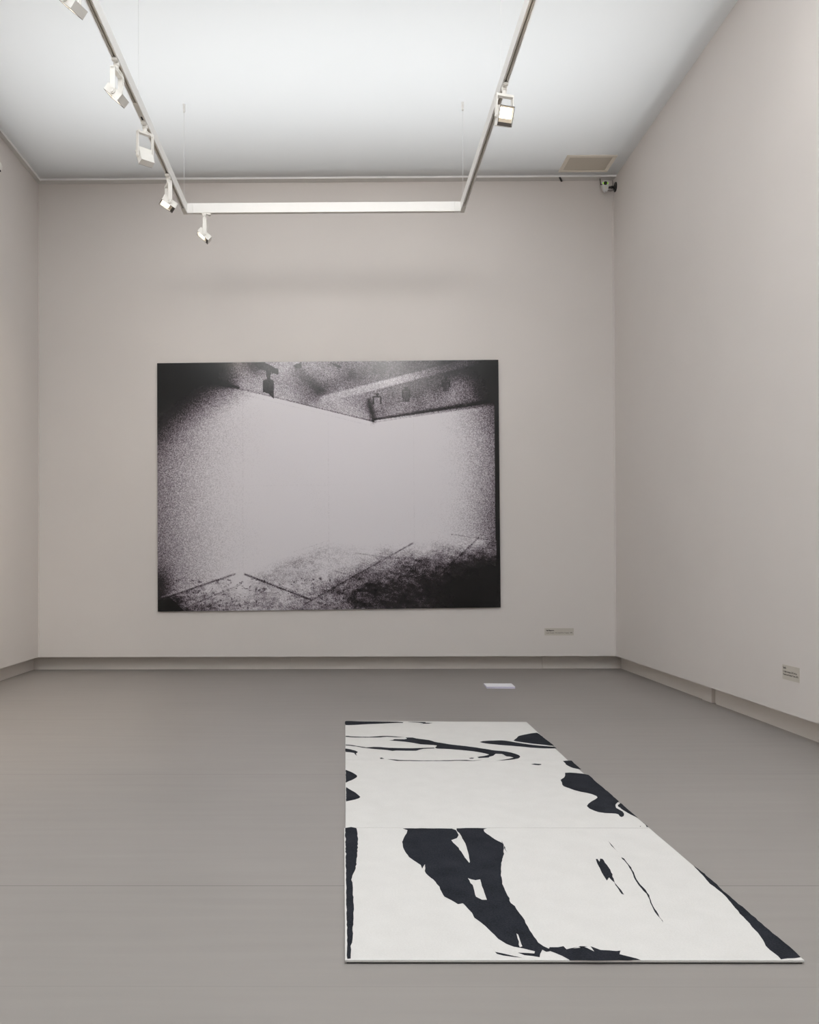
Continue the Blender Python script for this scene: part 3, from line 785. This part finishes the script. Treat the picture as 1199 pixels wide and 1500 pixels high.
for x, y in ((cxl + .004, TY - .06), (cxr - .004, TY - .06), (cxl, 6.53), (cxr, 6.36), (cxl, 4.3), (cxr, 4.3)):
    bm = bmesh.new()
    cyl(bm, (x, y, TZ + TH), (x, y, H - .07), .0014, n=8)
    cyl(bm, (x, y, TZ + TH), (x, y, TZ + TH + .02), .006, n=12)
    w_ = tpart('suspension_wire', bm, M_wire)
    bm = bmesh.new()
    cyl(bm, (x, y, H - .075), (x, y, H), .011, .013, n=20)
    for v_ in bm.verts:
        v_.co -= track.location
    obj('ceiling_cup', bm, M_white, w_)
tag(track, 'white U-shaped lighting track hung on thin wires below the ceiling', 'light track')

# ------------------------------------------------------------------ spotlights
M_lamp = mat('lamp_white_enamel', (0.80, 0.785, 0.745), 0.4, noise=0.015)
M_rim = mat('lamp_dark_rim', (0.05, 0.042, 0.036), 0.5)
M_glow = emit_mat('lamp_glow', (1.0, 0.92, 0.78), 4.0)
M_refl = mat('lamp_reflector', (0.72, 0.64, 0.52), 0.35, 0.6)
HW, HL, HT = 0.1126, 0.1316, 0.0515     # head width, length, thickness

def spotlight(loc, psi, th, drop, label, watts, yoke_len=None, group='track spotlights'):
    """rail adapter, stem, U yoke with two arms, flat box head hinged between them"""
    root = empty('track_spotlight', loc)
    W = Vector((math.cos(psi), math.sin(psi), 0))
    h = Vector((-math.sin(psi), math.cos(psi), 0))
    Z = Vector((0, 0, 1))
    Nn = h * math.cos(th) - Z * math.sin(th)
    U = h * math.sin(th) + Z * math.cos(th)
    MY = frame_from(Vector((0, 0, 0)), W, h, Z)
    piv = Vector((0, 0, -drop))
    MH = frame_from(piv, W, Nn, U)
    # adapter in the track slot, set along the rail
    along_x = abs(loc[1] - cyb) < .001
    bm = bmesh.new()
    if along_x:
        box(bm, (-.022, -.016, -.012), (.062, .016, 0), bev=.002)
        box(bm, (.034, -.018, -.018), (.062, .018, -.010), bev=.002)
    else:
        box(bm, (-.016, -.062, -.012), (.016, .022, 0), bev=.002)
        box(bm, (-.018, -.062, -.018), (.018, -.034, -.010), bev=.002)
    obj('track_adapter', bm, M_lamp, root)
    bm = bmesh.new()
    cyl(bm, (0, 0, -.030), (0, 0, -.002), .020, n=24, bev=.002)
    cyl(bm, (0, 0, -.062), (0, 0, -.028), .0155, n=24)
    obj('stem', bm, M_lamp, root)
    # yoke
    yw = HW / 2 + .010
    bm = bmesh.new()
    box(bm, (-yw, -.0165, -.078), (yw, .0165, -.060), MY, bev=.0015)
    yoke = obj('yoke', bm, M_lamp, root)
    for s in (-1, 1):
        bm = bmesh.new()
        x0, x1 = sorted((s * (yw - .007), s * yw))
        box(bm, (x0, -.0175, -drop - .002), (x1, .0175, -.064), MY, bev=.0012)
        a = MY @ Vector((x0, 0, -drop)); b = MY @ Vector((x1, 0, -drop))
        cyl(bm, a, b, .0178, n=28)
        arm = obj('yoke_arm', bm, M_lamp, yoke)
        bm = bmesh.new()
        a = MY @ Vector((s * yw, 0, -drop)); b = MY @ Vector((s * (yw + .006), 0, -drop))
        cyl(bm, a, b, .011, n=20, bev=.001)
        obj('hinge_knob', bm, M_lamp, root)
    # head: open-fronted box, its rim dark, with reflector, lamp and a dark louvre at the foot
    w, l, t = HW / 2, HL / 2, HT / 2
    k = .0045
    bm = bmesh.new()
    box(bm, (-w, -t, -l), (w, -t + .006, l), MH, bev=.0015)
    box(bm, (-w, -t, -l), (-w + k, t, l), MH)
    box(bm, (w - k, -t, -l), (w, t, l), MH)
    box(bm, (-w + k, -t, l - k), (w - k, t, l), MH)
    box(bm, (-w + k, -t, -l), (w - k, t, -l + k), MH)
    head = obj('lamp_head', bm, M_lamp, root)
    bm = bmesh.new()
    for lo, hi in (((-w, t, -l), (-w + k, t + .0015, l)), ((w - k, t, -l), (w, t + .0015, l)),
                   ((-w + k, t, l - k), (w - k, t + .0015, l)), ((-w + k, t, -l), (w - k, t + .0015, -l + k))):
        box(bm, lo, hi, MH)
    obj('rim', bm, M_rim, head)
    bm = bmesh.new()
    box(bm, (-w + k, t - .010, -l + k), (w - k, t - .002, -l + k + .020), MH)
    obj('louvre', bm, M_rim, head)
    bm = bmesh.new()
    box(bm, (-w + k + .001, t - .020, -l + .024), (w - k - .001, t - .012, l - k - .001), MH)
    obj('reflector', bm, M_refl, head)
    bm = bmesh.new()
    box(bm, (-w + k + .006, t - .0125, -l + .050), (w - k - .006, t - .009, l - k - .007), MH, bev=.002)
    obj('glowing_lens', bm, M_glow, head)
    # supply cord from the stem into the head
    bm = bmesh.new()
    tube(bm, [Vector((0, 0, -.052)) - h * .016, W * .03 - h * .03 - Z * .075, W * (w * .75) - h * .034 - Z * .115,
              W * (w * .8) - h * .02 - Z * (drop - .045), piv + W * (w * .7) - Nn * (t - .004) + U * .012], .0032, n=8)
    obj('supply_cord', bm, M_lamp, root)
    # its light
    d = bpy.data.lights.new('spot', 'SPOT')
    d.energy = watts
    d.color = (1.0, 0.87, 0.70)
    d.spot_size = math.radians(108)
    d.spot_blend = 0.9
    d.shadow_soft_size = 0.045
    lo = bpy.data.objects.new('spot_light', d)
    link(lo, root)
    p = piv + Nn * (t + .055)
    lo.matrix_local = frame_from(p, W, U, -Nn) if W.cross(U).dot(-Nn) > 0 else frame_from(p, -W, U, -Nn)
    tag(root, label, 'spotlight', group)
    return root

R = math.radians
spotlight((cxl, 4.921, TZ), R(71.0), R(48.4), .229, 'white spotlight cut off by the top edge, nearest on the left rail', 100)
spotlight((cxl, 5.892, TZ), R(80.6), R(48.1), .225, 'white spotlight on the left rail turned away, between the cut-off one and the feed cover', 120)
spotlight((cxl, 6.742, TZ), R(40.7), R(23.7), .245, 'white spotlight on the left rail showing its whole square back, just past the feed cover', 20)
spotlight((cxl, 7.639, TZ), R(114.6), R(62.3), .239, 'lit white spotlight on the left rail closest to the track corner', 40)
spotlight((-1.334, cyb, TZ), R(100.8), R(50.3), .212, 'lit white spotlight alone under the cross beam of the track', 30)
spotlight((cxr, 6.233, TZ), R(196.6), R(23.3), .211, 'white spotlight on the right rail with its bright face turned to the viewer', 40)

# ------------------------------------------------------------------ ceiling vent
M_vent = mat('vent_beige_frame', (0.80, 0.745, 0.66), 0.6, noise=0.02)
def grille_material():
    m, nt, b = new_mat('vent_fine_mesh')
    L = nt.links.new; N = nt.nodes.new
    tc = N('ShaderNodeTexCoord')
    w = N('ShaderNodeTexWave'); w.inputs['Scale'].default_value = 60; w.bands_direction = 'Y'
    L(tc.outputs['Object'], w.inputs['Vector'])
    cr = N('ShaderNodeValToRGB')
    cr.color_ramp.elements[0].color = (0.52, 0.48, 0.41, 1)
    cr.color_ramp.elements[1].color = (0.66, 0.61, 0.53, 1)
    L(w.outputs[0], cr.inputs[0]); L(cr.outputs[0], b.inputs['Base Color'])
    b.inputs['Roughness'].default_value = 0.7
    return m
vent = empty('ceiling_vent', (2.662, 9.67, H))
vx, vy, vt = .270, .198, .040
bm = bmesh.new()
box(bm, (-vx, -vy, -.014), (vx, -vy + vt, 0), bev=.003)
box(bm, (-vx, vy - vt, -.014), (vx, vy, 0), bev=.003)
box(bm, (-vx, -vy + vt, -.014), (-vx + vt, vy - vt, 0), bev=.003)
box(bm, (vx - vt, -vy + vt, -.014), (vx, vy - vt, 0), bev=.003)
obj('frame', bm, M_vent, vent)
bm = bmesh.new()
box(bm, (-vx + vt, -vy + vt, -.008), (vx - vt, vy - vt, 0))
obj('grille', bm, grille_material(), vent)
tag(vent, 'beige rectangular air vent in the ceiling near the back right corner', 'vent')

# ------------------------------------------------------------------ security camera
M_blk = mat('black_plastic', (0.012, 0.012, 0.012), 0.4, noise=0.1)
M_sil = mat('silver_plastic', (0.66, 0.67, 0.68), 0.35, noise=0.02)
M_led = emit_mat('green_led', (0.45, 1.0, 0.02), 1.1)
M_but = mat('pale_button', (0.75, 0.66, 0.55), 0.4)
cc = empty('security_camera', (XR, 10.0, 5.455))
bm = bmesh.new()
cyl(bm, (0, 0, 0), (-.010, 0, 0), .055, .052, n=36, bev=.002)
cyl(bm, (-.010, 0, 0), (-.020, 0, 0), .030, .022, n=28)
obj('wall_plate', bm, M_blk, cc)
bm = bmesh.new()
cyl(bm, (-.015, 0, 0), (-.105, 0, -.004), .0115, n=18)
lathe(bm, [(.004, -.016), (.012, -.011), (.016, 0), (.012, .011), (.004, .016)], 18, Matrix.Translation((-.045, 0, -.001)))
obj('arm', bm, M_blk, cc)
body = None
bm = bmesh.new()   # rounded body, broad at the lens and narrowing below
prof = [(-.034, .052), (-.026, .060), (.026, .060), (.034, .052), (.036, .020), (.034, -.010), (.026, -.046), (.016, -.062), (0, -.068), (-.016, -.062), (-.026, -.046), (-.034, -.010), (-.036, .020)]
t_ = bmesh.new()
fr = [t_.verts.new((x, -.020, z)) for x, z in prof]
bk = [t_.verts.new((x, .020, z)) for x, z in prof]
t_.faces.new(fr); t_.faces.new(bk)
for k in range(len(prof)):
    t_.faces.new((fr[k], fr[(k + 1) % len(prof)], bk[(k + 1) % len(prof)], bk[k]))
bmesh.ops.recalc_face_normals(t_, faces=t_.faces)
bmesh.ops.bevel(t_, geom=[e for e in t_.edges if abs(e.verts[0].co.y - e.verts[1].co.y) < 1e-6], offset=.005, segments=2, affect='EDGES', profile=0.5)
BC = Vector((-.125, -.03, .000))
merge(bm, t_, Matrix.Translation(BC))
body = obj('camera_body', bm, M_sil, cc)
bm = bmesh.new()
c0 = BC + Vector((-.004, -.020, .024))
cyl(bm, c0, c0 + Vector((0, -.008, 0)), .021, .019, n=32)
cyl(bm, c0 + Vector((0, -.008, 0)), c0 + Vector((0, -.012, 0)), .013, .011, n=28)
obj('lens', bm, M_blk, body)
for s in (-1, 1):
    bm = bmesh.new()
    c = c0 + Vector((s * .0225, 0, 0))
    cyl(bm, c, c + Vector((0, -.003, 0)), .0075, n=16)
    obj('indicator_light', bm, M_led, body)
bm = bmesh.new()
c = BC + Vector((0, -.020, -.028))
cyl(bm, c, c + Vector((0, -.003, 0)), .008, n=18)
obj('button', bm, M_but, body)
bm = bmesh.new()
cyl(bm, BC + Vector((-.050, .0, .012)), BC + Vector((-.060, .0, .085)), .0048, .0042, n=12, bev=.001)
cyl(bm, BC + Vector((-.036, .0, .018)), BC + Vector((-.051, .0, .016)), .0055, n=12)
obj('antenna', bm, M_blk, body)
bm = bmesh.new()
tube(bm, [BC + Vector((.028, .01, -.045)), BC + Vector((.055, .012, -.050)), BC + Vector((.085, .012, -.048)), BC + Vector((.090, .012, -.02)),
          BC + Vector((.092, .014, .006)), (-.018, .05, .012), (-.012, .070, .05), (-.011, .078, .112)], .0026, n=8)
obj('cable', bm, M_blk, cc)
tag(cc, 'small silver security camera on a black arm high in the back right corner', 'camera')

# ------------------------------------------------------------------ sensor on the left wall
sn = empty('wall_sensor', (XL, 8.87, 5.222), (0, R(90), 0))
bm = bmesh.new()
lathe(bm, [(.062, 0), (.062, .012), (.058, .018), (.050, .030), (.036, .042), (.018, .049), (.0, .051)], 32)
obj('dome', bm, M_lamp, sn, smooth=True)
bm = bmesh.new()
lathe(bm, [(.010, .0), (.010, .006), (.006, .008)], 16, Matrix.Translation((.045, -.005, .034)))
obj('lens', bm, M_dark, sn)
tag(sn, 'round white sensor high on the left wall at the picture edge', 'sensor')

# ------------------------------------------------------------------ wall labels
M_lab = mat('label_card', (0.55, 0.515, 0.46), 0.6, noise=0.02)
M_txt = mat('label_print', (0.035, 0.03, 0.028), 0.7)

def text_part(name, body_, size, loc, parent, bold=0.0, width=None):
    c = bpy.data.curves.new(name, 'FONT')
    c.body = body_
    c.size = size
    c.offset = bold
    c.extrude = 0.0002
    c.materials.append(M_txt)
    tmp = link(bpy.data.objects.new(name, c))
    bpy.context.view_layer.update()
    me = bpy.data.meshes.new_from_object(tmp.evaluated_get(bpy.context.evaluated_depsgraph_get()))
    bpy.data.objects.remove(tmp)
    xs = [v.co.x for v in me.vertices]
    k = width / (max(xs) - min(xs)) if width else 1.0
    for v in me.vertices:
        v.co.x *= k
    me.name = name
    o = link(bpy.data.objects.new(name, me), parent)
    o.location = loc
    return o

lab = empty('wall_label', (2.426, YB, 0.4365), (R(90), 0, 0))      # local x right, y up, z out of the wall
bm = bmesh.new()
box(bm, (-.165, -.040, 0), (.165, .040, .0022), bev=.0006)
obj('card', bm, M_lab, lab)
text_part('lettering', 'Nad Masurwen', .022, (-.146, .008, .0024), lab, .0010, .088)
text_part('lettering', 'Lastly Ferment.  IN, Untold Port Trapadu, 1998', .020, (-.146, -.018, .0024), lab, 0, .292)
tag(lab, 'wide low text label on the back wall to the right of the print', 'label')

lab2 = empty('wall_label', (XR, 6.142, 0.4445), (R(90), 0, R(-90)))
bm = bmesh.new()
box(bm, (-.118, -.051, 0), (.118, .051, .0022), bev=.0006)
obj('card', bm, M_lab, lab2)
text_part('lettering', 'Ton Re.', .020, (-.108, .024, .0024), lab2, .0010, .044)
text_part('lettering', 'C-Table Unstigen, 2015 dit lon.', .018, (-.108, -.001, .0024), lab2, .0003, .192)
text_part('lettering', 'Thornik and Rechard Town, 2015', .018, (-.108, -.021, .0024), lab2, .0003, .208)
tag(lab2, 'small grey text label low on the right wall', 'label')

# ------------------------------------------------------------------ handout stack on the floor
M_pap = mat('white_paper', (0.86, 0.86, 0.90), 0.7, noise=0.01)
M_pap2 = mat('paper_edges', (0.66, 0.64, 0.76), 0.8, noise=0.06, nscale=90)
st = empty('paper_stack', (1.512, 8.735, 0), (0, 0, R(-2)))
bm = bmesh.new()
z = 0.0
for k in range(7):
    dx, dy = random.uniform(-.002, .002), random.uniform(-.002, .002)
    box(bm, (-.137 + dx, -.122 + dy, z), (.137 + dx, .122 + dy, z + .0023))
    z += .0024
obj('sheets', bm, M_pap2, st)
bm = bmesh.new()
box(bm, (-.137, -.122, z), (.137, .122, z + .0012))
obj('top_sheet', bm, M_pap, st)
tag(st, 'low stack of white paper sheets lying on the floor before the back wall', 'papers')
